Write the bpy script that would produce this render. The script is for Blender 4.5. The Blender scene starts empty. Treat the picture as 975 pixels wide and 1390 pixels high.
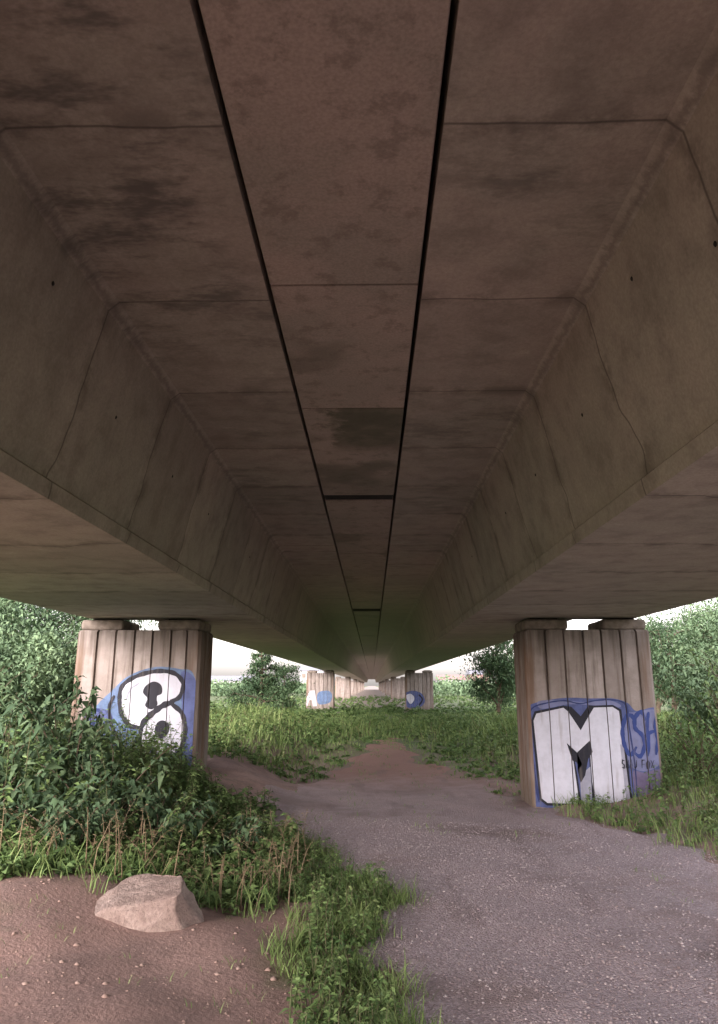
import bpy, bmesh, math, random
import numpy as np
from mathutils import Vector, noise as mnoise
R = math.radians
rng = np.random.default_rng(7)
random.seed(7)
scene = bpy.context.scene
COL = scene.collection

# ------------------------------------------------------------------ helpers
def link(o, parent=None, label=None, category=None, kind=None, group=None):
    COL.objects.link(o)
    if parent is not None: o.parent = parent
    if label: o["label"] = label
    if category: o["category"] = category
    if kind: o["kind"] = kind
    if group: o["group"] = group
    return o

def empty(name, loc, **k):
    o = bpy.data.objects.new(name, None); o.location = loc; o.empty_display_size = .2
    return link(o, **k)

def mesh_tris(name, V, F, mats, midx=None, smooth=False):
    V = np.asarray(V, dtype=np.float32).reshape(-1, 3); F = np.asarray(F, dtype=np.int32).reshape(-1, 3)
    me = bpy.data.meshes.new(name)
    me.vertices.add(len(V)); me.vertices.foreach_set("co", V.ravel())
    me.loops.add(F.size); me.loops.foreach_set("vertex_index", F.ravel())
    me.polygons.add(len(F))
    me.polygons.foreach_set("loop_start", np.arange(0, F.size, 3, dtype=np.int32))
    me.polygons.foreach_set("loop_total", np.full(len(F), 3, dtype=np.int32))
    if midx is not None: me.polygons.foreach_set("material_index", np.asarray(midx, dtype=np.int32))
    me.update(calc_edges=True); me.validate()
    if smooth: me.polygons.foreach_set("use_smooth", np.ones(len(F), dtype=bool))
    for m in (mats if isinstance(mats, (list, tuple)) else [mats]): me.materials.append(m)
    return me

def obj(name, me, loc=(0, 0, 0), **k):
    o = bpy.data.objects.new(name, me); o.location = loc
    return link(o, **k)

def pyd(name, V, F, mat):
    me = bpy.data.meshes.new(name); me.from_pydata(V, [], F); me.update()
    me.materials.append(mat); return me

def box_vf(x0, x1, y0, y1, z0, z1, off=0):
    V = [(x0,y0,z0),(x1,y0,z0),(x1,y1,z0),(x0,y1,z0),(x0,y0,z1),(x1,y0,z1),(x1,y1,z1),(x0,y1,z1)]
    F = [(0,3,2,1),(4,5,6,7),(0,1,5,4),(1,2,6,5),(2,3,7,6),(3,0,4,7)]
    return V, [tuple(i+off for i in f) for f in F]

def box_mesh(name, b, mat, bevel=0, seg=1):
    V, F = box_vf(*b)
    me = pyd(name, V, F, mat)
    if bevel:
        bm = bmesh.new(); bm.from_mesh(me)
        bmesh.ops.bevel(bm, geom=bm.edges[:], offset=bevel, segments=seg, affect='EDGES', profile=.5)
        bm.to_mesh(me); bm.free()
    return me

def ss(a, b, x):
    t = np.clip((np.asarray(x, float)-a)/(b-a), 0, 1); return t*t*(3-2*t)

# ------------------------------------------------------------------ materials
class NT:
    def __init__(s, name):
        s.m = bpy.data.materials.new(name); s.m.use_nodes = True
        s.t = s.m.node_tree; s.n = s.t.nodes; s.l = s.t.links
        s.b = s.n["Principled BSDF"]; s.out = s.n["Material Output"]
        s.b.inputs["Roughness"].default_value = .9
        s.b.inputs["Specular IOR Level"].default_value = .25
        s.tc = s.n.new("ShaderNodeTexCoord")
        s.O = s.tc.outputs["Object"]
    def L(s, a, b): s.l.new(a, b)
    def put(s, sock, v):
        if isinstance(v, bpy.types.NodeSocket): s.l.new(v, sock)
        else: sock.default_value = v
    def math(s, op, a, b=0., c=0., clamp=False):
        n = s.n.new("ShaderNodeMath"); n.operation = op; n.use_clamp = clamp
        s.put(n.inputs[0], a); s.put(n.inputs[1], b); s.put(n.inputs[2], c); return n.outputs[0]
    def noise(s, scale, detail=4, vec=None, rough=.55, dist=0):
        n = s.n.new("ShaderNodeTexNoise"); n.inputs["Scale"].default_value = scale
        n.inputs["Detail"].default_value = detail; n.inputs["Roughness"].default_value = rough
        n.inputs["Distortion"].default_value = dist
        s.l.new(vec if vec is not None else s.O, n.inputs["Vector"]); return n.outputs["Fac"]
    def mapping(s, scale, loc=(0,0,0)):
        n = s.n.new("ShaderNodeMapping"); n.inputs["Scale"].default_value = scale
        n.inputs["Location"].default_value = loc
        s.l.new(s.O, n.inputs["Vector"]); return n.outputs[0]
    def mr(s, v, a, b, c=0., d=1.):
        n = s.n.new("ShaderNodeMapRange"); n.interpolation_type = 'SMOOTHSTEP'
        s.put(n.inputs[0], v); n.inputs[1].default_value = a; n.inputs[2].default_value = b
        n.inputs[3].default_value = c; n.inputs[4].default_value = d; return n.outputs[0]
    def mix(s, f, a, b, mode='MIX'):
        n = s.n.new("ShaderNodeMix"); n.data_type = 'RGBA'; n.blend_type = mode
        s.put(n.inputs[0], f)
        for i, v in ((6, a), (7, b)):
            if isinstance(v, tuple): v = (*v[:3], 1)
            s.put(n.inputs[i], v)
        return n.outputs[2]
    def sep(s):
        n = s.n.new("ShaderNodeSeparateXYZ"); s.l.new(s.O, n.inputs[0]); return n.outputs
    def ramp(s, f, stops):
        n = s.n.new("ShaderNodeValToRGB"); cr = n.color_ramp
        while len(cr.elements) < len(stops): cr.elements.new(.5)
        for e, (p, c) in zip(cr.elements, stops): e.position = p; e.color = (*c, 1)
        s.l.new(f, n.inputs[0]); return n.outputs[0]
    def bump(s, h, st=.3, d=.02):
        n = s.n.new("ShaderNodeBump"); n.inputs["Strength"].default_value = st
        n.inputs["Distance"].default_value = d; s.l.new(h, n.inputs["Height"])
        s.l.new(n.outputs[0], s.b.inputs["Normal"])
    def color(s, c): s.put(s.b.inputs["Base Color"], (*c, 1) if isinstance(c, tuple) else c)

ZS = 3.68
def mat_soffit():
    t = NT("soffit_concrete"); X, Y, Z = t.sep()
    wz = t.noise(2.2, 2, t.mapping((1, .15, 1)))
    depth = t.math('SUBTRACT', ZS, Z)
    flange = t.mr(depth, .03, .12, 1, 0)
    amp = t.math('ADD', t.math('MULTIPLY', t.math('MAXIMUM', depth, 0.), .34), .05)
    wig = t.math('MULTIPLY', t.math('SUBTRACT', wz, .5), amp)
    P = t.math('ADD', t.math('SUBTRACT', Y, 2.52), wig)
    d = t.math('PINGPONG', P, .7)
    joint = t.mr(d, .001, .012, 1, 0)
    jedge = t.mr(d, .0, .13, 1, 0)
    seg = t.math('FLOOR', t.math('DIVIDE', P, 1.4))
    wn = t.n.new("ShaderNodeTexWhiteNoise"); wn.noise_dimensions = '2D'
    cv = t.n.new("ShaderNodeCombineXYZ"); t.L(seg, cv.inputs[0]); t.L(t.math('SIGN', X), cv.inputs[1])
    t.L(cv.outputs[0], wn.inputs["Vector"])
    pan = wn.outputs["Value"]
    big = t.noise(.7, 4, rough=.6)
    med = t.noise(3.5, 5, rough=.68)
    fine = t.noise(55, 3, rough=.7)
    streak = t.noise(1.0, 5, t.mapping((1.6, 3.6, 1.6)), rough=.75)
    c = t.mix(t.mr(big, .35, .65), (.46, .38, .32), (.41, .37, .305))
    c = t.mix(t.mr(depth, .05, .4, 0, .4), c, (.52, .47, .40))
    c = t.mix(t.math('MULTIPLY', pan, .5), c, (.25, .225, .19))
    c = t.mix(t.math('MULTIPLY', t.mr(med, .42, .72), .55), c, (.20, .17, .145))
    c = t.mix(t.math('MULTIPLY', t.mr(med, .42, .28), .4), c, (.56, .49, .41))
    # charcoal stains: strongest over the first bays of one flange
    left = t.math('MULTIPLY', t.mr(X, -.9, -.5, 1, 0), t.mr(Y, 3.4, 5.2, 1, 0))
    sm = t.math('MULTIPLY', t.mr(streak, .45, .66), t.mr(t.math('ADD', big, t.math('MULTIPLY', left, .14)), .44, .62))
    sm = t.math('MULTIPLY', sm, t.math('ADD', t.math('MULTIPLY', flange, t.math('ADD', t.math('MULTIPLY', left, .22), .36)), .16))
    c = t.mix(sm, c, (.075, .07, .065))
    c = t.mix(t.math('MULTIPLY', t.math('MULTIPLY', jedge, t.mr(med, .4, .6)), .55), c, (.14, .12, .10))
    c = t.mix(t.math('MULTIPLY', joint, .7), c, (.06, .05, .045))
    cor = t.mr(t.math('ABSOLUTE', t.math('ADD', t.math('SUBTRACT', depth, .03), t.math('MULTIPLY', t.math('SUBTRACT', t.noise(9, 4, rough=.75), .5), .08))), .0, .022, 1, 0)
    c = t.mix(t.math('MULTIPLY', cor, .5), c, (.12, .10, .09))
    c = t.mix(t.mr(fine, .3, .7, 0., .3), c, (.17, .14, .12))
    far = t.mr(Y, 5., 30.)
    c = t.mix(t.math('MULTIPLY', far, .55), c, (.62, .56, .52))  # paler with distance: brightness painted in to lift the dim deep soffit
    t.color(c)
    t.bump(t.math('ADD', t.math('MULTIPLY', fine, .15), t.math('MULTIPLY', med, .35)), .45, .02)
    return t.m

def mat_panel():
    t = NT("panel_concrete"); X, Y, Z = t.sep()
    big = t.noise(1.3, 4, rough=.65); med = t.noise(6, 5, rough=.72); fine = t.noise(70, 3)
    patch = t.noise(.9, 3, t.mapping((1, 1, 1), (4, 9, 0)))
    c = t.mix(t.mr(big, .35, .65), (.43, .35, .295), (.35, .305, .255))
    c = t.mix(t.math('MULTIPLY', t.mr(med, .5, .64), .45), c, (.16, .13, .11))
    c = t.mix(t.math('MULTIPLY', t.mr(patch, .54, .64), .55), c, (.14, .13, .10))
    xe = t.math('ADD', X, t.math('MULTIPLY', t.math('SUBTRACT', med, .5), .5))
    damp = t.math('MULTIPLY', t.math('MULTIPLY', t.mr(Y, 5.655, 5.66), t.mr(t.math('ADD', Y, t.math('MULTIPLY', med, .5)), 6.8, 7.15, 1, 0)), t.mr(xe, -.42, -.22))
    damp = t.math('MAXIMUM', damp, t.math('MULTIPLY', t.mr(Y, 7.1, 7.3), t.mr(Y, 8.4, 9.2, .35, 0)))
    c = t.mix(t.math('MULTIPLY', damp, t.mr(big, .3, .6, .55, .85)), c, (.075, .085, .05))
    c = t.mix(t.mr(fine, .3, .7, 0., .3), c, (.14, .115, .10))
    c = t.mix(t.math('MULTIPLY', t.mr(Y, 9., 30.), .5), c, (.58, .53, .48))  # far panels painted paler, standing in for light missing deep under the deck
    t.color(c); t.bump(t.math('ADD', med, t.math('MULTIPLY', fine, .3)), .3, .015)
    return t.m

def mat_pier():
    t = NT("pier_concrete"); X, Y, Z = t.sep()
    streak = t.noise(1, 5, t.mapping((9, 9, .7)), rough=.6)
    med = t.noise(4, 5, rough=.65); fine = t.noise(60, 3)
    wn = t.n.new("ShaderNodeTexWhiteNoise"); wn.noise_dimensions = '1D'
    t.L(t.math('FLOOR', t.math('DIVIDE', t.math('ADD', X, 3.3), .268)), wn.inputs["W"])
    c = t.mix(t.mr(med, .35, .7), (.43, .37, .345), (.31, .265, .24))
    c = t.mix(t.math('MULTIPLY', wn.outputs["Value"], .65), c, (.18, .145, .125))
    c = t.mix(t.math('MULTIPLY', t.mr(streak, .46, .66), .75), c, (.13, .10, .08))
    # rusty weathering toward the corners
    ed = t.math('MULTIPLY', t.mr(t.math('ABSOLUTE', X), .68, .86), t.mr(streak, .35, .6))
    c = t.mix(t.math('MULTIPLY', ed, .6), c, (.20, .115, .07))
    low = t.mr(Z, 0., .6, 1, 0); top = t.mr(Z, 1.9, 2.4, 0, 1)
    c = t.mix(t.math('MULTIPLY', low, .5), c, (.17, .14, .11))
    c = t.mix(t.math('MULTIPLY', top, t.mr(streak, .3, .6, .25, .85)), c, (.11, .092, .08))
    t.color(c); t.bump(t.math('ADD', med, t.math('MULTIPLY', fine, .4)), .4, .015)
    return t.m

def mat_plain(name, a, b, scale=5, rough=.9, bump=.2):
    t = NT(name); f = t.noise(scale, 4, rough=.65)
    t.color(t.mix(t.mr(f, .35, .65), a, b)); t.b.inputs["Roughness"].default_value = rough
    t.bump(f, bump, .01); return t.m

def mat_leaf(name, stops, patch=None):
    t = NT(name)
    g = t.n.new("ShaderNodeNewGeometry")
    f = t.math('ADD', t.math('MULTIPLY', g.outputs["Random Per Island"], .5), t.math('MULTIPLY', t.noise(patch or .8, 2), .9))
    f = t.math('SUBTRACT', f, .2, clamp=True)
    c = t.ramp(f, stops)
    t.color(c); t.b.inputs["Roughness"].default_value = .65
    t.b.inputs["Specular IOR Level"].default_value = .15
    return t.m

def mat_ground():
    t = NT("soil_ground"); X, Y, Z = t.sep()
    big = t.noise(.35, 4); med = t.noise(2.5, 5, rough=.65); fine = t.noise(35, 4, rough=.7)
    soil = t.mix(t.mr(med, .35, .65), (.38, .25, .215), (.275, .185, .16))
    soil = t.mix(t.mr(fine, .35, .7, 0, .35), soil, (.16, .11, .095))
    green = t.mix(t.mr(med, .4, .6), (.10, .14, .06), (.16, .17, .09))
    ax = t.math('ABSOLUTE', t.math('ADD', X, .14))
    far = t.math('MAXIMUM', t.mr(Y, 13., 22.), t.mr(ax, 4.5, 8.))
    m = t.math('MAXIMUM', far, t.mr(t.math('ADD', big, t.math('MULTIPLY', med, .4)), .72, .9))
    c = t.mix(m, soil, green)
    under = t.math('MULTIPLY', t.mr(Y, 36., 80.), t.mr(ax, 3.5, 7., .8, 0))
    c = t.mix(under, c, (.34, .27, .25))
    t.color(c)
    t.bump(t.math('ADD', med, t.math('MULTIPLY', fine, .6)), .6, .04); return t.m

def mat_path():
    t = NT("gravel_path"); X, Y, Z = t.sep()
    big = t.noise(.6, 4); med = t.noise(3, 5, rough=.7)
    vo = t.n.new("ShaderNodeTexVoronoi"); vo.inputs["Scale"].default_value = 70; t.L(t.O, vo.inputs["Vector"])
    sc = t.n.new("ShaderNodeSeparateColor"); t.L(vo.outputs["Color"], sc.inputs[0])
    c = t.mix(t.mr(sc.outputs[0], 0, 1), (.32, .25, .255), (.50, .405, .41))
    soil = t.mix(t.mr(med, .4, .6), (.42, .30, .28), (.33, .25, .235))
    far = t.mr(Y, 8., 14.)
    k = t.math('MAXIMUM', t.math('MULTIPLY', far, .75), t.mr(t.math('ADD', t.math('MULTIPLY', big, .6), t.math('MULTIPLY', med, .4)), .5, .62, 0, .8))
    c = t.mix(k, c, soil)
    c = t.mix(t.mr(big, .5, .7, 0, .5), c, (.19, .145, .135))
    c = t.mix(t.math('MULTIPLY', t.mr(t.math('ADD', Y, t.math('MULTIPLY', med, 3.)), 13.5, 17.5), .8), c, (.33, .18, .135))
    c = t.mix(t.math('MULTIPLY', t.mr(t.noise(1, 3, t.mapping((2.2, .5, 1))), .55, .68), .4), c, (.19, .14, .13))
    t.color(c)
    h = t.math('SUBTRACT', t.math('MULTIPLY', med, 1.2), t.math('MULTIPLY', vo.outputs["Distance"], .8))
    t.bump(h, .8, .025); return t.m

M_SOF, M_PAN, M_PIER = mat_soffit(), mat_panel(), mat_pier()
M_DARK = mat_plain("dark_rubber_and_gap_shade", (.015,.015,.015), (.03,.027,.025))
M_BLOCK = mat_plain("weathered_plinth_concrete", (.15,.125,.105), (.25,.205,.175), 7)
M_GROUND, M_PATH = mat_ground(), mat_path()
M_BARK = mat_plain("bark", (.09,.065,.045), (.16,.12,.09), 12, .95, .6)
M_WEED = mat_leaf("weed_leaves", [(0,(.05,.10,.035)),(.4,(.115,.19,.065)),(.75,(.19,.27,.10)),(1,(.30,.34,.16))])
M_NEAR = mat_leaf("shrub_leaves", [(0,(.04,.07,.04)),(.45,(.08,.135,.07)),(.8,(.14,.20,.105)),(1,(.23,.28,.17))])
M_GRASS = mat_leaf("grass_blades", [(0,(.08,.13,.045)),(.45,(.17,.25,.08)),(.8,(.26,.33,.13)),(1,(.38,.35,.2))])
M_TREE = mat_leaf("tree_leaves", [(0,(.03,.06,.033)),(.5,(.07,.12,.058)),(1,(.13,.19,.09))])
M_PALE = mat_leaf("pale_willow_leaves", [(0,(.09,.15,.08)),(.5,(.15,.225,.12)),(1,(.23,.30,.17))], .5)
M_DRY = mat_leaf("dry_stalks", [(0,(.13,.09,.055)),(.5,(.24,.18,.11)),(1,(.34,.27,.18))])

# ------------------------------------------------------------------ terrain
Y1, BC = 11.33, -.14            # first pier row, bridge centre line
YS = np.array([-60, 0, 4, 5.3, 7, 8.2, 9.4, 11, 14.3, 17.5, 20, 22, 24, 36])
LE = np.array([-2., -.4, .1, .08, .06, -.5, -1.25, -1.5, -.9, -.35, .05, .3, .45, .5])
RE = np.array([4, 3.6, 3.5, 3.5, 3.35, 3.3, 3.0, 2.35, 1.65, .9, .7, .62, .5, .5])
def gz(x, y):
    x = np.asarray(x, float); y = np.asarray(y, float)
    aL = .14 + .28*ss(6.2, 9.5, y)
    z = aL*ss(-1.2, -2.7, x)*ss(0, 3, y)*ss(45, 22, y) + .26*ss(2.9, 4.4, x)*ss(6, 10, y)*ss(45, 22, y)
    z = z + .13*np.exp(-(((x+1.9)/1.3)**2 + ((y-6.0)/.8)**2))
    z = z + .14*np.exp(-(((x+1.8)/.7)**2 + ((y-12.3)/1.2)**2))
    z = z + .16*ss(16, 21, y)*ss(34, 26, y)
    b = .035*np.sin(1.3*x+.7*y+1)+.025*np.sin(2.9*x-1.7*y)+.015*np.sin(5.1*x+4.3*y+2)+.01*np.sin(9*x-7*y)
    w = np.where((x > np.interp(y, YS, LE)) & (x < np.interp(y, YS, RE)), .45, 1.)
    return z + b*w*ss(200, 40, np.hypot(x, y))

def axis(lo, hi, step, far, n):
    core = np.arange(lo, hi+1e-6, step)
    g = np.geomspace(1, 1+far, n)-1
    return np.concatenate([lo-g[:0:-1], core, hi+g[1:]])
gx = axis(-9, 9, .12, 1400, 26); gy = axis(-1, 26, .14, 1400, 40)
XX, YY = np.meshgrid(gx, gy); ZZ = gz(XX, YY)
V = np.stack([XX, YY, ZZ], -1).reshape(-1, 3); nx, ny = len(gx), len(gy)
i = np.arange(nx-1)[None]+np.arange(ny-1)[:, None]*nx
F = np.concatenate([np.stack([i, i+1, i+nx+1], -1).reshape(-1, 3), np.stack([i, i+nx+1, i+nx], -1).reshape(-1, 3)])
obj("ground", mesh_tris("ground", V, F, M_GROUND, smooth=True), kind="structure",
    label="bare reddish soil and green ground under the viaduct", category="ground")

py = np.arange(-6, 23.6, .12); nt = 48
PV = []
for y in py:
    l = np.interp(y, YS, LE)+.13*math.sin(3.1*y)+.08*math.sin(7.7*y+1)-.05
    r = np.interp(y, YS, RE)+.12*math.sin(2.7*y+2)+.09*math.sin(6.9*y)+.05
    for k in range(nt):
        x = l+(r-l)*k/(nt-1)
        PV.append((x, y, 0))
PV = np.array(PV); PV[:, 2] = gz(PV[:, 0], PV[:, 1])+.012
e = np.arange(len(PV)) % nt
PV[(e == 0) | (e == nt-1), 2] -= .02
i = np.arange(nt-1)[None]+np.arange(len(py)-1)[:, None]*nt
F = np.concatenate([np.stack([i, i+1, i+nt+1], -1).reshape(-1, 3), np.stack([i, i+nt+1, i+nt], -1).reshape(-1, 3)])
obj("path", mesh_tris("path", PV, F, M_PATH, smooth=True), kind="structure",
    label="pinkish grey gravel track narrowing into the weeds", category="path")

def stones(name, pos, size, mat, label):
    n = len(pos)
    base = np.array([(1,0,0),(-1,0,0),(0,1,0),(0,-1,0),(0,0,1),(0,0,-1)], float)
    f = np.array([(0,2,4),(2,1,4),(1,3,4),(3,0,4),(2,0,5),(1,2,5),(3,1,5),(0,3,5)])
    sc = size[:, None, None]*rng.uniform(.6, 1.2, (n, 6, 1))*np.array([1, 1, .6])
    a = rng.uniform(0, 6.28, n); ca, sa = np.cos(a)[:, None], np.sin(a)[:, None]
    b = base[None]*sc
    x = b[:, :, 0]*ca-b[:, :, 1]*sa; y = b[:, :, 0]*sa+b[:, :, 1]*ca
    V = np.stack([x, y, b[:, :, 2]], -1)+pos[:, None, :]
    F = f[None]+(np.arange(n)*6)[:, None, None]
    return obj(name, mesh_tris(name, V, F, mat), kind="stuff", label=label, category="gravel")
tg = NT("loose_stone"); g_ = tg.n.new("ShaderNodeNewGeometry")
tg.color(tg.ramp(g_.outputs["Random Per Island"], [(0,(.26,.20,.195)),(.6,(.42,.345,.34)),(1,(.56,.48,.47))]))
n = 18000
y = 3.6+6.5*rng.random(n)**1.3; x = np.interp(y, YS, LE)+(np.interp(y, YS, RE)-np.interp(y, YS, LE))*rng.random(n)
p = np.stack([x, y, gz(x, y)+.013], -1)
stones("gravel", p, rng.uniform(.003, .009, n)*rng.choice([1, 1, 1, 1.7], n), tg.m, "loose pinkish stones on the gravel track")
n = 900
y = rng.uniform(3.8, 7, n); x = rng.uniform(-4, .1, n)
stones("soil_crumbs", np.stack([x, y, gz(x, y)+.001], -1), rng.uniform(.003, .012, n)*rng.choice([1, 1, 1, 1, 2.2], n), mat_plain("soil_clod", (.28,.19,.16), (.36,.26,.22)), "crumbs of reddish soil and grit")

# ------------------------------------------------------------------ viaduct
via = empty("viaduct", (BC, Y1, 0), label="long twin girder concrete road viaduct seen from beneath, stained brown", category="bridge")
YB0, YB1 = -36., 300.
def extrude_profile(name, prof, ys, mat):
    n = len(prof); V = []; F = []
    for yy in ys:
        V += [(px, yy, pz) for px, pz in prof]
    for k in range(len(ys)-1):
        for j in range(n):
            a, b = k*n+j, k*n+(j+1) % n
            F.append((a, b, b+n, a+n))
    F.append(tuple(range(n))[::-1])
    last = (len(ys)-1)*n
    F.append(tuple(range(last, last+n)))
    me = pyd(name, V, F, mat)
    bm = bmesh.new(); bm.from_mesh(me); bmesh.ops.recalc_face_normals(bm, faces=bm.faces); bm.to_mesh(me); bm.free()
    return me
def to_via(o):
    o.parent = via
    o.matrix_parent_inverse.identity()
    o.location = (-BC, -Y1, 0)
OUT = 4.55  # unseen overhang shortened to let more sky light under the deck
def prof(wb): return [(.425, ZS), (1.27, ZS), (1.33, ZS-.05), (1.575, 2.66), (1.545, 2.635), (1.56, 2.547), (wb, 2.547),
        (wb+.2, 3.62), (OUT, 3.82), (OUT, 4.06), (.425, 4.06)]
YJ = Y1+.45
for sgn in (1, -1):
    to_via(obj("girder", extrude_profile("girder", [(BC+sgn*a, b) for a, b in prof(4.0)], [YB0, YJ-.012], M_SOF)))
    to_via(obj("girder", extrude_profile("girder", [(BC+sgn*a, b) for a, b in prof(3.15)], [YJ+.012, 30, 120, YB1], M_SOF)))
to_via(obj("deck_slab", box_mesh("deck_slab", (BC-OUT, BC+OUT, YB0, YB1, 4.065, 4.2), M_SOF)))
for s in (-1, 1):
    to_via(obj("parapet", box_mesh("parapet", (BC+s*(OUT-.1)-.1, BC+s*(OUT-.1)+.1, YB0, YB1, 4.205, 4.9), M_BLOCK)))
segs = [(YB0, -3.87), (-3.86, -1.97), (-1.96, -.07), (-.06, 1.828)]
for a, b in [(1.84,3.74),(3.754,5.65),(5.664,7.1),(7.114,8.5),(8.76,10.6),(10.614,12.5),(12.512,14.4),(14.412,16.3),(16.312,18.2),(18.212,20.1),(20.112,21.9),(22.8,24.5)]:
    segs.append((a, b-.004))
yy = 24.512
while yy < 56: segs.append((yy, yy+1.89)); yy += 1.9
segs.append((yy, YB1))
for a, b in segs:
    to_via(obj("soffit_panel", box_mesh("soffit_panel", (BC-.397, BC+.397, a, b, ZS-.005+random.uniform(-.005, .005), ZS+.14), M_PAN, .004 if b-a < 5 else 0)))
for a, b in ((8.5, 8.755), (21.9, 22.795)):
    to_via(obj("gap_shade_box", box_mesh("gap_shade_box", (BC-.39, BC+.39, a+.002, b, ZS+.006, ZS+.12), M_DARK)))  # dark box added in the open gap, its colour standing in for shade
def disc(name, r, mat, nrm, n=12):
    q = Vector(nrm).to_track_quat('Z', 'Y')
    V = [tuple(q @ Vector((r*math.cos(6.2832*k/n), r*math.sin(6.2832*k/n), 0))) for k in range(n)]
    V += [tuple(q @ Vector((r*.6*math.cos(6.2832*k/n), r*.6*math.sin(6.2832*k/n), .004))) for k in range(n)]
    F = [(k, (k+1) % n, n+(k+1) % n, n+k) for k in range(n)]+[tuple(range(n, 2*n))]
    return pyd(name, V, F, mat)
for sgn in (1, -1):
    for yy in (2.6, 3.3, 4.5, 5.9, 7.3, 9.9):
        zz = 3.2 if yy != 3.3 else 3.45
        hx = 1.33+(ZS-.05-zz)*.2525
        me = disc("lifting_hole", .012, M_DARK, (-sgn, 0, -.24))
        o = obj("lifting_hole", me); o.parent = via; o.location = (sgn*(hx-.003), yy-Y1, zz)

# ------------------------------------------------------------------ piers
PW, PD, PH = .90, .9, 2.37
GRO = [-.60, -.335, -.06, .20, .47, .70]
GW = .016; GK = .006; CH = .04
def pier_mesh():
    ch = CH
    pts = [(-PW, ch), (-PW+ch, 0)]
    gw, gd = GW, .045
    for g in GRO: pts += [(g-gw, 0), (g-gw*.6, gd), (g+gw*.6, gd), (g+gw, 0)]
    pts += [(PW-ch, 0), (PW, ch)]
    for g in (.3, .6): pts += [(PW, g-gw), (PW-gd, g-gw), (PW-gd, g+gw), (PW, g+gw)]
    pts += [(PW, PD-ch), (PW-ch, PD)]
    for g in GRO[::-1]: pts += [(g+gw, PD), (g+gw, PD-gd), (g-gw, PD-gd), (g-gw, PD)]
    pts += [(-PW+ch, PD), (-PW, PD-ch)]
    for g in (.6, .3): pts += [(-PW, g+gw), (-PW+gd, g+gw), (-PW+gd, g-gw), (-PW, g-gw)]
    n = len(pts)
    lv = [(-.4, 0), (PH-.03, 0), (PH, .02)]
    V = []
    for z, ins in lv:
        V += [(a*(1-ins/PW), (b-PD/2)*(1-ins/PD)+PD/2, z) for a, b in pts]
    F = []
    for r in range(2):
        F += [(r*n+k, r*n+(k+1) % n, (r+1)*n+(k+1) % n, (r+1)*n+k) for k in range(n)]
    F += [tuple(range(2*n, 3*n)), tuple(range(n))[::-1]]
    return pyd("shaft", V, F, M_PIER)
me_sh = pier_mesh()
me_pl = box_mesh("plinth", (-.31, .31, .02, PD-.02, PH+.001, PH+.15), M_BLOCK, .045, 3)
me_be = box_mesh("bearing", (-.2, .2, .2, PD-.2, PH+.151, PH+.175), M_DARK, .004)
def pier(x, y, label):
    e_ = empty("bridge_pier", (x, y, 0), label=label, category="bridge pier", group="concrete piers carrying the viaduct")
    link(bpy.data.objects.new("shaft", me_sh), parent=e_)
    for s in (-.56, .56):
        o = bpy.data.objects.new("plinth", me_pl); o.location = (s, 0, 0); link(o, parent=e_)
        o = bpy.data.objects.new("bearing", me_be); o.location = (s, 0, 0); link(o, parent=e_)
    return e_
XR, XL = BC+3.22, BC-3.22
pR = pier(XR, Y1, "ribbed concrete pier painted with a white M graffiti")
pL = pier(XL, Y1, "ribbed concrete pier with rounded blue and white graffiti")
SP = 40.7
far = []
for k in (-1, 1, 2, 3, 4, 5, 6):
    for X_ in (XL, XR):
        far.append(pier(X_, Y1+SP*k, "ribbed concrete pier tagged with small graffiti" if k == 1 else "plain ribbed concrete pier standing in the weeds"))

# ---- graffiti
def paint(name, col, var=.75, rough=.6):
    t = NT(name); f = t.noise(5, 5, rough=.7); s_ = t.noise(1, 4, t.mapping((12, 12, 1.5)))
    c = t.mix(t.mr(f, .35, .7), col, tuple(a*var for a in col))
    c = t.mix(t.mr(s_, .55, .75, 0, .35), c, (.2, .17, .15))
    t.color(c); t.b.inputs["Roughness"].default_value = rough; t.bump(f, .1, .005); return t.m
PM = {"white": paint("white_paint", (.60,.60,.68), .85), "black": paint("black_paint", (.02,.02,.03)),
      "blue": paint("blue_paint", (.10,.125,.29), .6), "lilac": paint("lilac_paint", (.20,.215,.37)),
      "navy": paint("navy_paint", (.03,.045,.15)), "sky": paint("pale_blue_paint", (.14,.21,.36), .6),
      "mauve": paint("mauve_paint", (.17,.14,.24)), "grey": paint("grey_paint", (.36,.36,.44)), "royal": paint("royal_blue_paint", (.035,.06,.22))}
PK = list(PM)
TH = R(14.93)
def wall(px, py):   # trace coordinates measured on the photo -> metres on the pier face
    v = (650-py)/1050; up = math.sin(TH)+math.cos(TH)*v; fw = math.cos(TH)-math.sin(TH)*v
    return ((px-487.5)/1050/fw-.0161)*Y1, up/fw*Y1+1.6
def smooth(pts, closed=True, k=6):
    n = len(pts); out = []
    rngk = range(n) if closed else range(n-1)
    for i in rngk:
        if closed: p = [pts[(i+j-1) % n] for j in range(4)]
        else: p = [pts[min(max(i+j-1, 0), n-1)] for j in range(4)]
        for s in range(k):
            t = s/k
            out.append(tuple(.5*((2*p[1][c])+(-p[0][c]+p[2][c])*t+(2*p[0][c]-5*p[1][c]+4*p[2][c]-p[3][c])*t*t+(-p[0][c]+3*p[1][c]-3*p[2][c]+p[3][c])*t**3) for c in (0, 1)))
    if not closed: out.append(pts[-1])
    return out
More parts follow.
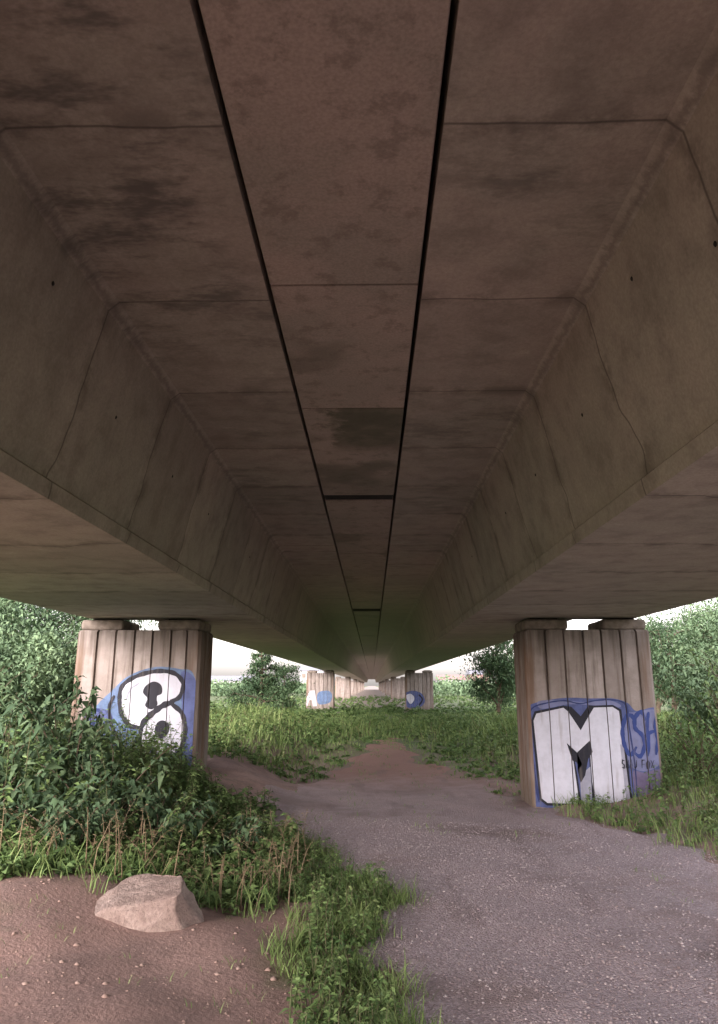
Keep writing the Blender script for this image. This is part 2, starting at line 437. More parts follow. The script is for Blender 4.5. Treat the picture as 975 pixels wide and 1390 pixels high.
class Graf:
    def __init__(s, cx): s.bm = bmesh.new(); s.cx = cx; s.layer = 0
    def pts(s, P): return [(wall(*p)[0]-s.cx, wall(*p)[1]) for p in P]
    def poly(s, P, mat, sm=False):
        s.layer += 1
        if sm: P = smooth(P)
        y = -.002-.0008*s.layer
        vs = [s.bm.verts.new((a, y, b)) for a, b in s.pts(P)]
        f = s.bm.faces.new(vs); f.material_index = PK.index(mat)
        bmesh.ops.triangulate(s.bm, faces=[f])
    def stroke(s, P, w, mat, closed=False, sm=True):
        s.layer += 1; y = -.002-.0008*s.layer
        if sm: P = smooth(P, closed, 5)
        Q = [Vector(q) for q in s.pts(P)]; n = len(Q); L = []
        w = w/100.
        for i in range(n):
            a = Q[(i-1) % n] if closed or i else Q[i]; b = Q[(i+1) % n] if closed or i < n-1 else Q[i]
            d1 = (Q[i]-a); d2 = (b-Q[i])
            if d1.length < 1e-6: d1 = d2
            if d2.length < 1e-6: d2 = d1
            d = (d1.normalized()+d2.normalized())
            d = d.normalized() if d.length > 1e-3 else d1.normalized()
            nn = Vector((-d.y, d.x)); c_ = max(.5, abs(nn.dot(Vector((-d1.y, d1.x)).normalized())))
            ww = (1+.16*math.sin(i*1.7))*w/2/c_
            if not closed: ww *= .45+.55*min(1, min(i, n-1-i)/max(1, n*.12))
            a_, b_ = Q[i]+nn*ww, Q[i]-nn*ww
            L.append((s.bm.verts.new((a_.x, y, a_.y)), s.bm.verts.new((b_.x, y, b_.y))))
        for i in range(n if closed else n-1):
            a, b = L[i], L[(i+1) % n]
            try:
                f = s.bm.faces.new((a[0], a[1], b[1], b[0])); f.material_index = PK.index(mat)
            except ValueError: pass
    def finish(s, parent, label):
        bm = s.bm
        for g in GRO:
            for d in (-GK, GK):
                bmesh.ops.bisect_plane(bm, geom=bm.verts[:]+bm.edges[:]+bm.faces[:], plane_co=(g+d, 0, 0), plane_no=(1, 0, 0))
        kill = [f for f in bm.faces if any(abs(f.calc_center_median().x-g) < GK for g in GRO)]
        bmesh.ops.delete(bm, geom=kill, context='FACES')
        for side in (-1, 1):
            bmesh.ops.bisect_plane(bm, geom=bm.verts[:]+bm.edges[:]+bm.faces[:], plane_co=(side*(PW-CH-.002), 0, 0), plane_no=(side, 0, 0), clear_outer=True)
        me = bpy.data.meshes.new("graffiti"); bm.normal_update()
        for f in bm.faces:
            if f.normal.y > 0: f.normal_flip()
        bm.to_mesh(me); bm.free()
        for k in PK: me.materials.append(PM[k])
        o = bpy.data.objects.new("graffiti", me); link(o, parent=parent, label=label); return o

g = Graf(XR)
g.poly([(708,972),(718,957),(750,949),(775,947),(800,948),(830,948),(850,954),(862,965),(885,960),(899,970),(902,1020),(896,1065),(880,1082),(840,1091),(780,1097),(735,1095),(716,1087),(710,1030)], "blue", True)
g.poly([(845,975),(862,966),(890,964),(902,985),(901,1020),(890,1040),(868,1046),(848,1030)], "lilac", True)
g.poly([(858,1046),(872,1048),(893,1044),(898,1060),(885,1075),(868,1083),(860,1070)], "mauve", True)
g.poly([(730,952),(760,950),(790,953),(820,950),(838,955),(838,960),(800,957),(770,956),(735,962)], "lilac", True)
MP = [(722,978),(726,967),(764,959),(776,969),(787,982),(797,967),(804,959),(830,958),(840,964),(846,1010),(855,1085),(852,1089),(806,1092),(801,1060),(799,1022),(789,1046),(777,1025),(781,1050),(787,1092),(742,1091),(733,1084)]
g.poly(MP, "white")
g.poly([(840,1010),(845,1010),(854,1084),(848,1086)], "grey")
g.stroke(MP, 3.0, "black", True, False)
g.poly([(786,1052),(793,1046),(800,1040),(803,1092),(788,1092)], "grey")
g.poly([(768,1008),(782,1021),(799,1005),(803,1020),(797,1030),(793,1052),(787,1062),(783,1046),(789,1037),(776,1032)], "black")
g.poly([(765,958),(774,959),(787,972),(798,957),(806,958),(797,973),(787,991),(777,976)], "black")
g.stroke([(717,985),(721,962),(742,954),(765,951),(786,955),(806,951),(830,950),(848,957),(852,985),(860,1040),(863,1086)], 1.8, "navy")
g.stroke([(718,990),(723,1040),(731,1088)], 3.5, "navy")
g.stroke([(861,984),(855,971),(847,974),(843,992),(846,1012),(854,1024),(862,1013)], 5.4, "royal")
g.stroke([(874,978),(868,966),(860,974),(860,988),(869,997),(873,1010),(867,1026),(857,1019)], 5.4, "royal")
g.stroke([(878,966),(876,985),(878,1005),(877,1026)], 4.6, "royal")
g.stroke([(890,964),(887,985),(890,1004),(888,1024)], 4.6, "royal")
g.stroke([(871,1001),(882,993),(893,991)], 4.2, "royal")
FONT = {"S":[[(1,.1),(.2,0),(.1,.4),(.9,.6),(.8,1),(0,.9)]],"M":[[(0,1),(.1,0),(.5,.6),(.9,0),(1,1)]],"A":[[(0,1),(.5,0),(1,1)],[(.2,.6),(.8,.6)]],
        "J":[[(.8,0),(.8,.8),(.4,1),(0,.8)]],"F":[[(1,0),(0,0),(0,1)],[(0,.5),(.8,.5)]],"O":[[(.5,0),(0,.4),(.2,1),(.8,1),(1,.4),(.5,0)]],"X":[[(0,0),(1,1)],[(1,0),(0,1)]]}
def word(g, w, x, y, cw, ch, mat, sw):
    for ch_ in w:
        for st in FONT.get(ch_, []):
            g.stroke([(x+a*cw, y+b*ch) for a, b in st], sw, mat, sm=False)
        x += cw*1.4
word(g, "SMAJ", 842, 1031, 3.9, 11, "black", 1.3)
word(g, "FOX", 869, 1031, 4.2, 11, "black", 1.3)
g.finish(pR, "large white letter M on blue with a dark CSH tag")

g = Graf(XL)
g.poly([(120,975),(132,955),(150,938),(168,921),(190,910),(215,905),(243,908),(262,915),(272,965),(272,1000),(270,1048),(225,1052),(185,1040),(160,1030),(128,1015)], "sky", True)
g.poly([(112,972),(128,962),(148,966),(152,985),(142,1002),(114,1002)], "blue", True)
g.poly([(246,912),(266,925),(272,975),(270,1030),(250,1044),(246,990),(246,955)], "blue", True)
W1 = [(161,950),(165,931),(184,918),(212,911),(236,914),(248,928),(243,946),(232,954),(246,968),(251,990),(246,1014),(232,1034),(213,1038),(196,1026),(188,1006),(190,990),(175,985),(164,970)]
g.poly(W1, "white", True)
g.poly([(196,1006),(204,1012),(214,1024),(232,1026),(242,1014),(248,1000),(242,1022),(230,1033),(214,1036),(200,1024)], "lilac", True)
g.stroke(W1, 6, "black", True)
# solid blobs and the bold waist line of the 8-like letter
g.poly([(197,931),(208,925),(218,930),(219,941),(211,946),(213,956),(205,963),(196,958),(199,948),(193,940)], "black", True)
g.stroke([(236,953),(222,957),(209,966),(196,978),(189,992)], 8, "black")
g.poly([(212,982),(221,978),(229,984),(227,996),(217,1003),(209,996)], "black", True)
g.stroke([(170,950),(176,936),(188,927)], 2.2, "grey")
g.stroke([(116,966),(118,1004)], 4, "navy"); g.stroke([(118,968),(132,964),(136,978),(122,984),(140,1004)], 4, "navy")
g.stroke([(154,944),(147,960),(150,985),(160,1005)], 4.5, "black")
g.finish(pL, "white rounded looping letter with solid black blobs on blue")
for e_, mir in ((far[2], 1), (far[3], -1)):
    g = Graf(XR)
    if mir > 0:
        g.poly([(790,980),(850,965),(880,990),(870,1040),(800,1050)], "sky", True)
        g.poly([(700,1065),(740,965),(770,965),(790,1065),(765,1065),(758,1025),(738,1025),(728,1065)], "white")
    else:
        g.poly([(705,990),(760,965),(820,985),(840,1040),(800,1075),(720,1065)], "blue", True); g.poly([(720,1000),(750,985),(775,1015),(750,1050)], "white", True)
        g.stroke([(800,990),(825,1020),(805,1060)], 10, "black")
    g.finish(e_, "small blue and white tag")

# ------------------------------------------------------------------ boulder
def boulder(loc):
    bm = bmesh.new(); bmesh.ops.create_icosphere(bm, subdivisions=5, radius=1)
    planes = [((-.35,-.35,1), .42), ((.9,-.3,.15), .78), ((-.7,-.3,.7), .62), ((.1,-1,.15), .62), ((.3,.9,.3), .7), ((.95,.2,.5), .74), ((-.2,-.75,.8), .58), ((.35,-.9,-.1), .7)]
    for v in bm.verts:
        p = v.co.copy()
        for nrm, d in planes:
            nn = Vector(nrm).normalized(); s = p.dot(nn)
            if s > d: p -= nn*(s-d)*.96
        nz = mnoise.fractal(p*1.9, 1, 2, 4)*.06+mnoise.noise(p*9)*.018+mnoise.noise(p*24)*.009
        p += v.co.normalized()*nz
        v.co = Vector((p.x*.40, p.y*.3, p.z*.25))
    me = bpy.data.meshes.new("boulder"); bm.to_mesh(me); bm.free()
    for p in me.polygons: p.use_smooth = True
    t = NT("boulder_stone"); a = t.noise(5, 5, rough=.7); b = t.noise(45, 4, rough=.7)
    c = t.mix(t.mr(a, .35, .65), (.37, .285, .25), (.26, .19, .165))
    c = t.mix(t.mr(b, .4, .7, 0, .6), c, (.17, .12, .105)); t.color(c)
    t.bump(t.math('ADD', a, t.math('MULTIPLY', b, .5)), .9, .03)
    me.materials.append(t.m)
    o = obj("boulder", me, loc, label="pale pinkish wedge shaped boulder on bare soil", category="rock")
    o.rotation_euler = (0, R(4), R(-10)); return o
BX, BY = -1.5, 5.75
boulder((BX, BY, float(gz(BX, BY))+.05))

# ------------------------------------------------------------------ vegetation generators
UP = np.array([0, 0, 1.])
def nrm(a): return a/np.maximum(np.linalg.norm(a, axis=-1, keepdims=True), 1e-9)
def leaves(P, D, L, W, droop=.25):
    n = len(P); D = nrm(D); S = nrm(np.cross(D, UP+rng.normal(0, .45, (n, 3)))); N = np.cross(S, D)
    L = np.broadcast_to(L, n)[:, None]; W = np.broadcast_to(W, n)[:, None]
    b = P; m = P+D*L*.45-N*W*.12; l = P+D*L*.42+S*W*.5+N*W*.12; r = P+D*L*.42-S*W*.5+N*W*.12
    t = P+D*L-UP*L*droop
    V = np.stack([b, l, m, r, t], 1)
    F = np.array([(0,2,1),(0,3,2),(1,2,4),(2,3,4)])[None]+(np.arange(n)*5)[:, None, None]
    return V.reshape(-1, 3), F.reshape(-1, 3)
def blades(P, H, W, lean):
    n = len(P); a = rng.uniform(0, 6.283, n); d = np.stack([np.cos(a), np.sin(a), 0*a], 1)
    s = np.stack([-np.sin(a+rng.normal(0, .8, n)), np.cos(a), 0*a], 1); s = nrm(s)*(np.broadcast_to(W, n)[:, None]/2)
    H = np.broadcast_to(H, n)[:, None]; ln = np.broadcast_to(lean, n)[:, None]*H
    p1 = P+UP*H*.5+d*ln*.3; p2 = P+UP*H*.85+d*ln*.75; t = P+UP*H*.98+d*ln*1.2
    V = np.stack([P-s, P+s, p1-s*.9, p1+s*.9, p2-s*.6, p2+s*.6, t], 1)
    F = np.array([(0,1,3),(0,3,2),(2,3,5),(2,5,4),(4,5,6)])[None]+(np.arange(n)*7)[:, None, None]
    return V.reshape(-1, 3), F.reshape(-1, 3)
def join(parts):
    Vs, Fs, o = [], [], 0
    for V, F in parts:
        Vs.append(V); Fs.append(F+o); o += len(V)
    return np.concatenate(Vs), np.concatenate(Fs)
def weeds(P, H, nl, L, W, lean=.25, lo=.12, droop=.3, stem=.006):
    n = len(P); a = rng.uniform(0, 6.283, n); d = np.stack([np.cos(a), np.sin(a), 0*a], 1)
    t = rng.uniform(lo, 1, (n, nl)); ln = (rng.uniform(0, 2*lean, n)*H)[:, None, None]
    pos = P[:, None]+UP*(H[:, None, None]*(t[..., None]-.12*t[..., None]**3))+d[:, None]*ln*t[..., None]**2
    b = rng.uniform(0, 6.283, (n, nl)); dd = np.stack([np.cos(b), np.sin(b), rng.uniform(-.25, .6, (n, nl))], -1)
    LL = (np.broadcast_to(np.asarray(L, float).reshape(-1, 1), (n, 1))*(1.15-.55*t)*rng.uniform(.7, 1.25, (n, nl))).ravel()
    lv = leaves(pos.reshape(-1, 3), dd.reshape(-1, 3), LL, LL*W, droop)
    ts = np.array([0, .35, .7, 1.]); s = nrm(np.stack([-np.sin(a), np.cos(a), 0*a], 1))*stem
    sp = P[:, None]+UP*(H[:, None, None]*(ts[None, :, None]-.12*ts[None, :, None]**3))+d[:, None]*ln*ts[None, :, None]**2
    w = np.array([1, .8, .6, .3])[None, :, None]
    V = np.stack([sp-s[:, None]*w, sp+s[:, None]*w, sp+d[:, None]*stem*w], 2)
    f = []
    for k in range(3):
        for j in range(3):
            A, B = k*3+j, k*3+(j+1) % 3
            f += [(A, B, B+3), (A, B+3, A+3)]
    F = np.array(f)[None]+(np.arange(n)*12)[:, None, None]
    return lv, (V.reshape(-1, 3), F.reshape(-1, 3))
def tube(pts, rad, n=6):
    V, F = [], []
    for k, (p, r) in enumerate(zip(pts, rad)):
        p = Vector(p); d = (Vector(pts[min(k+1, len(pts)-1)])-Vector(pts[max(k-1, 0)])).normalized()
        q = d.to_track_quat('Z', 'Y')
        for j in range(n):
            V.append(tuple(p+q @ Vector((r*math.cos(6.2832*j/n), r*math.sin(6.2832*j/n), 0))))
    for k in range(len(pts)-1):
        for j in range(n):
            a, b = k*n+j, k*n+(j+1) % n
            F += [(a, b, b+n), (a, b+n, a+n)]
    return np.array(V), np.array(F)

def edge_dist(x, y):
    return np.maximum(np.interp(y, YS, LE)-x, x-np.interp(y, YS, RE))   # >0 outside path
def free(x, y):
    ok = np.ones(len(x), bool)
    for k in range(0, 5):
        yy = Y1+SP*k
        for X_ in (XL, XR): ok &= ~((np.abs(x-X_) < PW+.05) & (y > yy-.06) & (y < yy+PD+.06))
    ok &= ~((np.hypot((x+1.8)/.85, (y-12.0)/1.7) < 1))
    ok &= ~(np.hypot(x-BX, y-BY) < .42)
    return ok
def scatter(n, x0, x1, y0, y1, e0=.0, py=1.):
    y = y0+(y1-y0)*rng.random(n)**py; x = rng.uniform(x0, x1, n)
    jit = .25*np.sin(3*y+1)+.15*np.sin(8*y)+rng.normal(0, .12, n)
    m = free(x, y) & ((edge_dist(x, y)+jit*.6 > e0) | (y > 22.5+rng.normal(0, .8, n)))
    return x[m], y[m]
def fbm(x, y, s=1.):
    return .5+.25*np.sin(1.7*s*x+.9*s*y+1.2)*np.sin(1.1*s*y-.6*s*x)+.25*np.sin(3.7*s*x-2.3*s*y)*np.cos(2.9*s*y+.5)
def base(x, y): return np.stack([x, y, gz(x, y)-.01], 1)
def farcut(x, y):    # plants stay low in the shade far under the deck
    return 1-(1-np.clip(.30+.04*np.maximum(np.abs(x)-5, 0), 0, 1))*ss(24, 34, y)

# --- grass (one stuff object)
parts = []
x, y = scatter(26000, -1.0, .5, 3.7, 8.8, .02)
k = (x > -.40+.2*np.sin(2*y)+.1*np.sin(7*y)-.7*ss(6.3, 7.2, y)) & (fbm(x, y, 2) > .5*rng.random(len(x)))
x, y = x[k], y[k]; parts.append(blades(base(x, y), rng.uniform(.03, .15, len(x))*(.5+.9*fbm(x, y, 2)), .006, .7))
x, y = scatter(6000, -6, -.7, 5.9, 12, .0)
parts.append(blades(base(x, y), rng.uniform(.05, .25, len(x)), .008, .6))
x, y = scatter(8000, 2.4, 7, 7.9, 14, .0)
parts.append(blades(base(x, y), rng.uniform(.05, .22, len(x)), .008, .6))
x, y = scatter(60000, -14, 14, 11.5, 46, .1, 1.35)
ed = edge_dist(x, y); h = rng.uniform(.35, 1., len(x))*(.10+.45*np.maximum(ss(.4, 3.2, ed), ss(21, 26, y)))*(.4+.9*fbm(x, y))*farcut(x, y)
parts.append(blades(base(x, y), h, .010+.0006*y, .5))
y = rng.uniform(9, 24, 3500); x = np.interp(y, YS, LE)+(np.interp(y, YS, RE)-np.interp(y, YS, LE))*rng.random(3500)
k = fbm(x, y, 2.3) > .62; x, y = x[k], y[k]
parts.append(blades(base(x, y), rng.uniform(.02, .08, len(x)), .009, .7))
x, y = scatter(1500, 2.0, 4, 5.5, 9, -5)
k = (fbm(x, y, 3) > .66) & (y > 6.4) & (x > 2.3); x, y = x[k], y[k]
parts.append(blades(base(x, y), rng.uniform(.02, .07, len(x)), .006, .6))
x, y = scatter(1600, -3.5, -.5, 3.8, 6.4, 0); k = fbm(x, y, 2.5) > .66; x, y = x[k], y[k]
parts.append(blades(base(x, y), rng.uniform(.015, .06, len(x)), .005, .8))
V, F = join(parts)
obj("grass", mesh_tris("grass", V, F, M_GRASS), kind="stuff", label="rough green grass growing beside the track", category="grass")

# --- broad-leaved weeds (stuff)
pl, pst = [], []
def addw(x, y, H, nl, L, W, **k):
    if len(x) == 0: return
    a, b = weeds(base(x, y), H, nl, L, W, **k); pl.append(a); pst.append(b)
x, y = scatter(3600, -6, -.75, 5.6, 10.9, .05)
lim = 6.15+.22*np.sin(2.1*x)+.13*np.sin(5.3*x)+.3*ss(-1.6, -.8, x)-.5*ss(-2.0, -2.8, x)+rng.normal(0, .12, len(x)); k = y > lim; x, y = x[k], y[k]
hh = (.12+.24*ss(6.3, 7.6, y)+.5*ss(-1.6, -3.2, x)*ss(6.6, 7.8, y))
addw(x, y, hh*rng.uniform(.45, 1.1, len(x)), 17, rng.choice([.06, .10, .13], len(x)), .42)
x, y = scatter(90, -4.6, -1.6, 7.2, 10.3, .3)
addw(x, y, rng.uniform(.8, 1.3, len(x))*(.55+.45*ss(-1.6, -3., x)), 22, .08, .35, lean=.3, lo=.35)
x, y = scatter(1300, -1.0, .12, 3.7, 8.6, .0); k = x > -.42-.5*ss(6.2, 7, y); x, y = x[k], y[k]
addw(x, y, rng.uniform(.05, .24, len(x)), 12, .055, .45)
x, y = scatter(1100, 2.6, 8, 8.0, 15, .15)
addw(x, y, rng.uniform(.12, .42, len(x))*(.6+.8*ss(.2, 2, edge_dist(x, y))), 18, .075, .5)
x, y = scatter(8500, -16, 16, 12, 55, .25, 1.3)
ed = edge_dist(x, y); H = rng.uniform(.4, 1., len(x))*(.12+.62*np.maximum(ss(.4, 2.8, ed), ss(21, 26, y)))*(.45+.8*fbm(x+3, y, .8))*farcut(x, y)
addw(x, y, H, 15, .10+.0018*y, .5)
n = 1500; y = rng.uniform(46, 110, n); x = rng.uniform(-1, 1, n)*(6+.12*y); k = free(x, y); x, y = x[k], y[k]
addw(x, y, rng.uniform(.1, .4, len(x)), 10, .25, .6)
V, F = join(pl); V2, F2 = join(pst)
nF = len(F); VV, FF = join([(V, F), (V2, F2)])
idx = np.zeros(len(FF), int); idx[nF:] = 1
M_STEM = mat_plain("green_stems", (.09,.12,.05), (.14,.13,.07))
obj("weeds", mesh_tris("weeds", VV, FF, [M_WEED, M_STEM], idx), kind="stuff", label="dense nettles and leafy weeds covering the ground", category="weeds")
x, y = scatter(200, -3, -.6, 6.2, 8.5, .1); x2, y2 = scatter(600, -10, 10, 14, 40, .4)
x = np.concatenate([x, x2]); y = np.concatenate([y, y2])
a, b = weeds(base(x, y), rng.uniform(.25, .55, len(x))*farcut(x, y), 14, .045, .3, lean=.5, lo=.5)
V, F = join([a, b]); obj("dry_stalks", mesh_tris("dry_stalks", V, F, M_DRY), kind="stuff", label="tan dead stalks among the weeds", category="dead plants")

# --- individual shrubs with arching leafy stems
def shrub(x0, y0, h, rad, nst, mat, label, L=.12):
    z0 = float(gz(x0, y0)); e_ = empty("shrub", (x0, y0, z0), label=label, category="shrub", group="leafy shrubs beside the track")
    tubes, lv = [], []
    for s in range(nst):
        a = rng.uniform(0, 6.283); r = rad*rng.uniform(.3, 1); hs = h*rng.uniform(.5, 1.2)
        pts = []
        for t in np.linspace(0, 1, 7):
            pts.append((math.cos(a)*r*(.08+t**1.3)+.03*math.sin(5*t+s), math.sin(a)*r*(.08+t**1.3)+.03*math.cos(4*t+s), hs*(1.25*t-.33*t**2.6)))
        tubes.append(tube(pts, np.linspace(.011, .003, 7), 5))
        P = np.array(pts); tt = rng.uniform(.3, 1., 32)*6; i0 = np.minimum(tt.astype(int), 5); f = (tt-i0)[:, None]
        pos = P[i0]*(1-f)+P[i0+1]*f
        pos = pos + rng.normal(0, .03, pos.shape)
        dirs = nrm(P[i0+1]-P[i0])*.5+rng.normal(0, .6, pos.shape)
        LL = L*rng.uniform(.5, 1.25, len(pos)); lv.append(leaves(pos, dirs, LL, LL*.38, .45))
    V, F = join(tubes); link(bpy.data.objects.new("stems", mesh_tris("stems", V, F, M_BARK)), parent=e_)
    V, F = join(lv); link(bpy.data.objects.new("foliage", mesh_tris("foliage", V, F, mat)), parent=e_)
for (a, b, h, r, ns, L_) in [(-3.15,8.4,1.2,.7,24,.16),(-4.1,8.9,1.1,.8,24,.15),(-2.5,7.8,.75,.65,20,.15),(-3.4,7.3,.75,.65,18,.16),(-1.9,7.6,.5,.5,14,.13),(-4.9,9.6,1.25,.8,26,.15),(-1.35,7.7,.36,.4,10,.10),(-2.5,7.0,.45,.5,14,.13),(-4.0,7.2,.65,.6,16,.14)]:
    shrub(a, b, h, r, ns, M_NEAR, "dark green shrub with drooping pointed leaves beside the track", L_)
for (a, b, h, r, ns) in [(4.8,10.2,.7,.7,24),(5.4,12.2,1.3,1.0,34),(6.6,13.8,1.9,1.3,40),(4.6,11.6,.9,.6,20)]:
    shrub(a, b, h, r, ns, M_WEED, "bright green bush at the edge of the gravel", .1)

# --- trees
def tree(x0, y0, h, rad, mat, label, nlimb=9, nleaf=9000, L=.14, cone=False, low=.2, group="trees beside the viaduct"):
    z0 = float(gz(x0, y0))-.05; e_ = empty("tree", (x0, y0, z0), label=label, category="tree", group=group)
    tubes = []; tips = []
    tp = [(.05*h*math.sin(t*3)*.5, .04*h*math.sin(t*4+1)*.5, h*(1. if cone else .92)*t) for t in np.linspace(0, 1, 8)]
    tubes.append(tube(tp, np.linspace(.035*h, .006*h, 8)*.8, 8))
    for k in range(nlimb):
        t = low+(.97-low)*(k+.5)/nlimb; i0 = int(t*7); p = Vector(tp[i0]).lerp(Vector(tp[min(i0+1, 7)]), t*7-i0)
        a = k*2.4+rng.uniform(-.4, .4)
        prof_ = (1.02-t)*1.3 if cone else math.sin(math.pi*min(1, .18+.82*(1-t)))**.6*1.0
        rr = rad*prof_*rng.uniform(.7, 1.15); up = rng.uniform(.15, .4)*h*(.3*(1-t) if cone else 1)*(1-.5*t)
        pts = [tuple(p+Vector((math.cos(a+.2*s)*rr*s, math.sin(a+.2*s)*rr*s, up*s**.8))) for s in np.linspace(0, 1, 5)]
        tubes.append(tube(pts, np.linspace(.012*h, .003*h, 5), 5))
        for s in (2, 3, 4):
            tips.append((pts[s], .5+.12*s, rr))
            for q in range(2):
                d = Vector((rng.normal(), rng.normal(), rng.normal()*.7+.2)).normalized()*rr*.38
                pp = [pts[s], tuple(Vector(pts[s])+d*.5), tuple(Vector(pts[s])+d)]
                tubes.append(tube(pp, [.004*h, .003*h, .0015*h], 4)); tips.append((pp[2], .8, rr))
    tips.append((tp[-1], .3 if cone else .6, rad*.3 if cone else rad))
    if cone: tips.append((tp[-2], .7, rad*.6))
    T = np.array([t[0] for t in tips]); wt = np.array([t[1] for t in tips]); rs = np.array([t[2] for t in tips])
    if cone: wt = wt*(.25+rs/rad)
    i0 = rng.choice(len(T), nleaf, p=wt/wt.sum()); cs = (np.maximum(rs, .25*rad) if cone else rad)*.17*rng.uniform(.6, 1.5, len(T))
    off = rng.normal(0, 1, (nleaf, 3)); off *= cs[i0][:, None]*np.array([1, 1, .75])
    pos = T[i0]+off; pos[:, 2] = np.maximum(pos[:, 2], .05)
    LL = L*rng.uniform(.6, 1.3, nleaf)
    V, F = leaves(pos, rng.normal(0, 1, (nleaf, 3))*np.array([1, 1, .6])+np.array([0, 0, -.2]), LL, LL*.5, .3)
    V2, F2 = join(tubes)
    link(bpy.data.objects.new("trunk", mesh_tris("trunk", V2, F2, M_BARK, smooth=True)), parent=e_)
    link(bpy.data.objects.new("crown", mesh_tris("crown", V, F, mat)), parent=e_)
for a, b, h, r, m in [(-10.6,21,4.1,2.1,M_PALE),(-9.2,24,3.6,1.8,M_TREE),(-13.5,26,5.4,2.5,M_PALE),(-7.8,19,2.3,1.3,M_PALE),(-13,31,5.8,2.7,M_TREE),(-18,34,6.6,3.0,M_PALE),(-7.3,15.6,1.8,1.1,M_PALE),(-9.3,17,2.8,1.5,M_PALE)]:
    tree(a, b, h, r, m, "bushy willow tree with pale green foliage on rough grass" if m is M_PALE else "dense green bushy tree on rough grass", nleaf=12000, low=.08, L=.105)
tree(-5.35, 38, 3.9, 1.2, M_TREE, "pointed dark green tree beyond the piers", cone=True, nlimb=24, nleaf=8000, L=.13, low=.05)
tree(-5.1, 46, 2.6, 1.0, M_TREE, "small dark tree beyond the piers", nleaf=3000, low=.05)
tree(5.6, 36, 4.0, 1.5, M_TREE, "dark rounded tree standing past the pier", nleaf=9000, low=.05, nlimb=12)
tree(7.2, 46, 3.2, 1.5, M_TREE, "dark rounded tree standing past the pier", nleaf=5000, low=.05)
for a, b, h, r, m in [(9.2,19.5,2.9,1.7,M_PALE),(7.6,16.6,1.8,1.2,M_PALE),(11.5,24,3.7,2.0,M_PALE),(10.4,28,3.4,1.8,M_TREE),(14.5,32,4.6,2.4,M_PALE),(16,40,5.0,2.6,M_TREE),(13.4,38,4.4,2.0,M_PALE)]:
    tree(a, b, h, r, m, "leafy green tree in the scrub past the gravel", nleaf=11000, low=.06, L=.11)

# --- far wood (stuff)
cl = []
for side in (-1, 1):
    for k in range(70):
        yy = rng.uniform(45, 170); xx = side*rng.uniform(14+.22*yy, 60+.4*yy)
        cl.append((xx, yy, rng.uniform(4, 7.5), rng.uniform(2, 4)))
for k in range(44):
    a = rng.uniform(.075, .36)*rng.choice([-1, 1]); yy = rng.uniform(110, 150); cl.append((math.tan(a)*yy*1.0, yy, rng.uniform(1.6, 2.6), rng.uniform(3, 5)))
pp = []
for xx, yy, h, r in cl:
    n = 700; sub = rng.normal(0, .45, (9, 3))*np.array([r, r, h*.35])+np.array([xx, yy, h*.55])
    q = sub[rng.integers(0, 9, n)]+rng.normal(0, 1, (n, 3))*np.array([r*.3, r*.3, h*.17]); q[:, 2] = np.abs(q[:, 2]); pp.append(q[np.abs(q[:, 0]) > 6])
P = np.concatenate(pp); LL = rng.uniform(.3, .7, len(P)); V, F = leaves(P, rng.normal(0, 1, P.shape), LL, LL*.55, .2)
obj("distant_wood", mesh_tris("distant_wood", V, F, M_PALE), kind="stuff", label="hazy band of woodland beyond the viaduct", category="woodland")

# ------------------------------------------------------------------ distant buildings
def building(x0, y0, w, d, h, wall_m, roof_m, label, nwin):
    e_ = empty("building", (x0, y0, 0), label=label, category="building")
    link(bpy.data.objects.new("wall", box_mesh("wall", (-w/2, w/2, 0, d, -.2, h), wall_m)), parent=e_)
    V = [(-w/2-.3,-.3,h+.01),(w/2+.3,-.3,h+.01),(w/2+.3,d+.3,h+.01),(-w/2-.3,d+.3,h+.01),(-w/2-.3,d/2,h+1.2),(w/2+.3,d/2,h+1.2)]
    link(bpy.data.objects.new("roof", pyd("roof", V, [(0,1,5,4),(2,3,4,5),(1,2,5),(3,0,4),(0,3,2,1)], roof_m)), parent=e_)
    for k in range(nwin):
        cx = -w/2+w*(k+.5)/nwin
        for zz in ([1.0] if h < 3.5 else [1.0, 3.4]):
            V, F = box_vf(cx-.5, cx+.5, -.06, .02, zz, zz+1.1)
            link(bpy.data.objects.new("window", pyd("window", V, F, M_BLOCK)), parent=e_)
MW = mat_plain("white_render", (.36,.36,.39), (.46,.44,.45)); MB = mat_plain("red_brick", (.30,.18,.17), (.36,.23,.215)); MR = mat_plain("slate_roof", (.22,.22,.25), (.28,.28,.31))
building(-34, 190, 10, 8, 2.6, MW, MR, "low white rendered building with slate roof", 5)
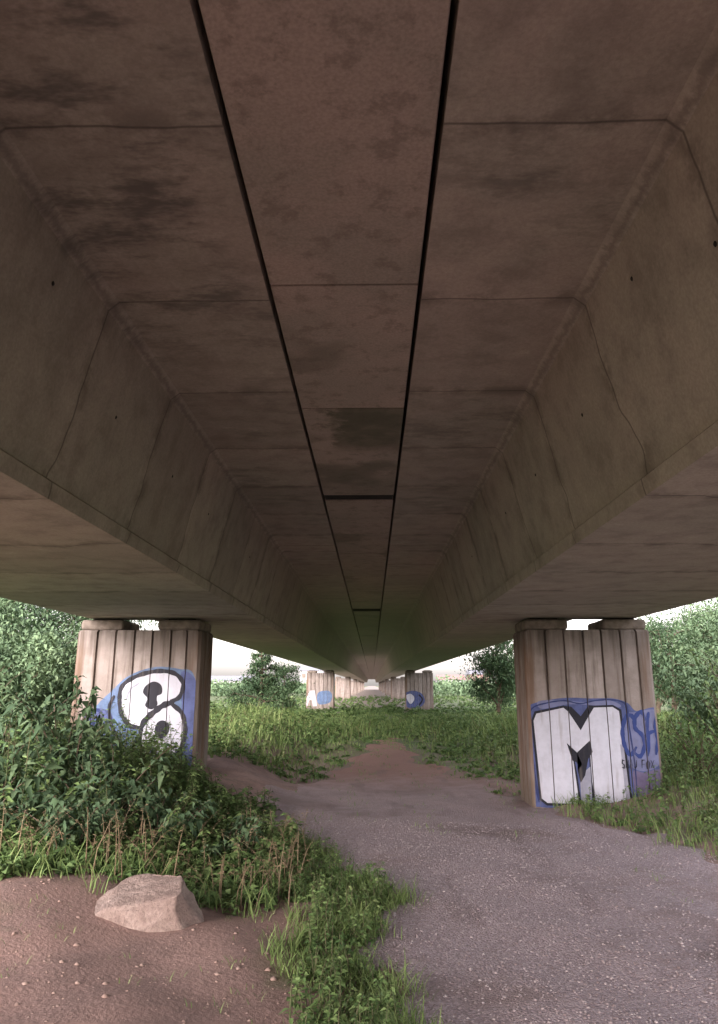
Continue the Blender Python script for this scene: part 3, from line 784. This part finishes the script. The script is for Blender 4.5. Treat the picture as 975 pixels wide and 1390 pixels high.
building(-15.5, 205, 6, 6, 5.2, MW, MR, "pale two storey house with slate roof", 3)
building(19, 190, 6, 7, 2.8, MW, MB, "low pale building with a red roof", 4)
building(27, 200, 5, 7, 4.2, MB, MR, "red brick house with a slate roof", 2)

# ------------------------------------------------------------------ light, camera
w = bpy.data.worlds.new("World"); scene.world = w; w.use_nodes = True
nt_ = w.node_tree; bg = nt_.nodes["Background"]
sky = nt_.nodes.new("ShaderNodeTexSky"); sky.sky_type = 'NISHITA'; sky.sun_disc = False
EL, AZ = 24, 205
sky.sun_elevation = R(EL); sky.sun_rotation = R(AZ); sky.dust_density = 3; sky.air_density = 1.3; sky.ozone_density = 1
hs = nt_.nodes.new("ShaderNodeHueSaturation"); hs.inputs["Saturation"].default_value = .3
tint = nt_.nodes.new("ShaderNodeMix"); tint.data_type = 'RGBA'; tint.blend_type = 'MULTIPLY'; tint.inputs[0].default_value = 1
tint.inputs[7].default_value = (1.03, .97, 1.02, 1)
nt_.links.new(sky.outputs[0], hs.inputs["Color"]); nt_.links.new(hs.outputs[0], tint.inputs[6]); nt_.links.new(tint.outputs[2], bg.inputs[0])
bg.inputs[1].default_value = .7
sl = bpy.data.lights.new("sun", 'SUN'); sl.energy = 1.5; sl.angle = R(20); sl.color = (1, .93, .86)
so = bpy.data.objects.new("sun", sl); COL.objects.link(so)
az, el = R(AZ), R(EL)
sd = Vector((math.sin(az)*math.cos(el), math.cos(az)*math.cos(el), math.sin(el)))
so.rotation_euler = (sd).to_track_quat('Z', 'Y').to_euler()
cam = bpy.data.cameras.new("camera"); co = bpy.data.objects.new("camera", cam); COL.objects.link(co)
cam.sensor_fit = 'VERTICAL'; cam.sensor_height = 36; cam.lens = 1050/1390*36
cam.shift_y = -45/1390; cam.clip_start = .05; cam.clip_end = 5000
co.location = (0, 0, 1.6); co.rotation_euler = (R(90+14.93), 0, math.atan(.0161))
scene.camera = co
scene.view_settings.view_transform = 'Standard'; scene.view_settings.look = 'None'; scene.view_settings.exposure = 0
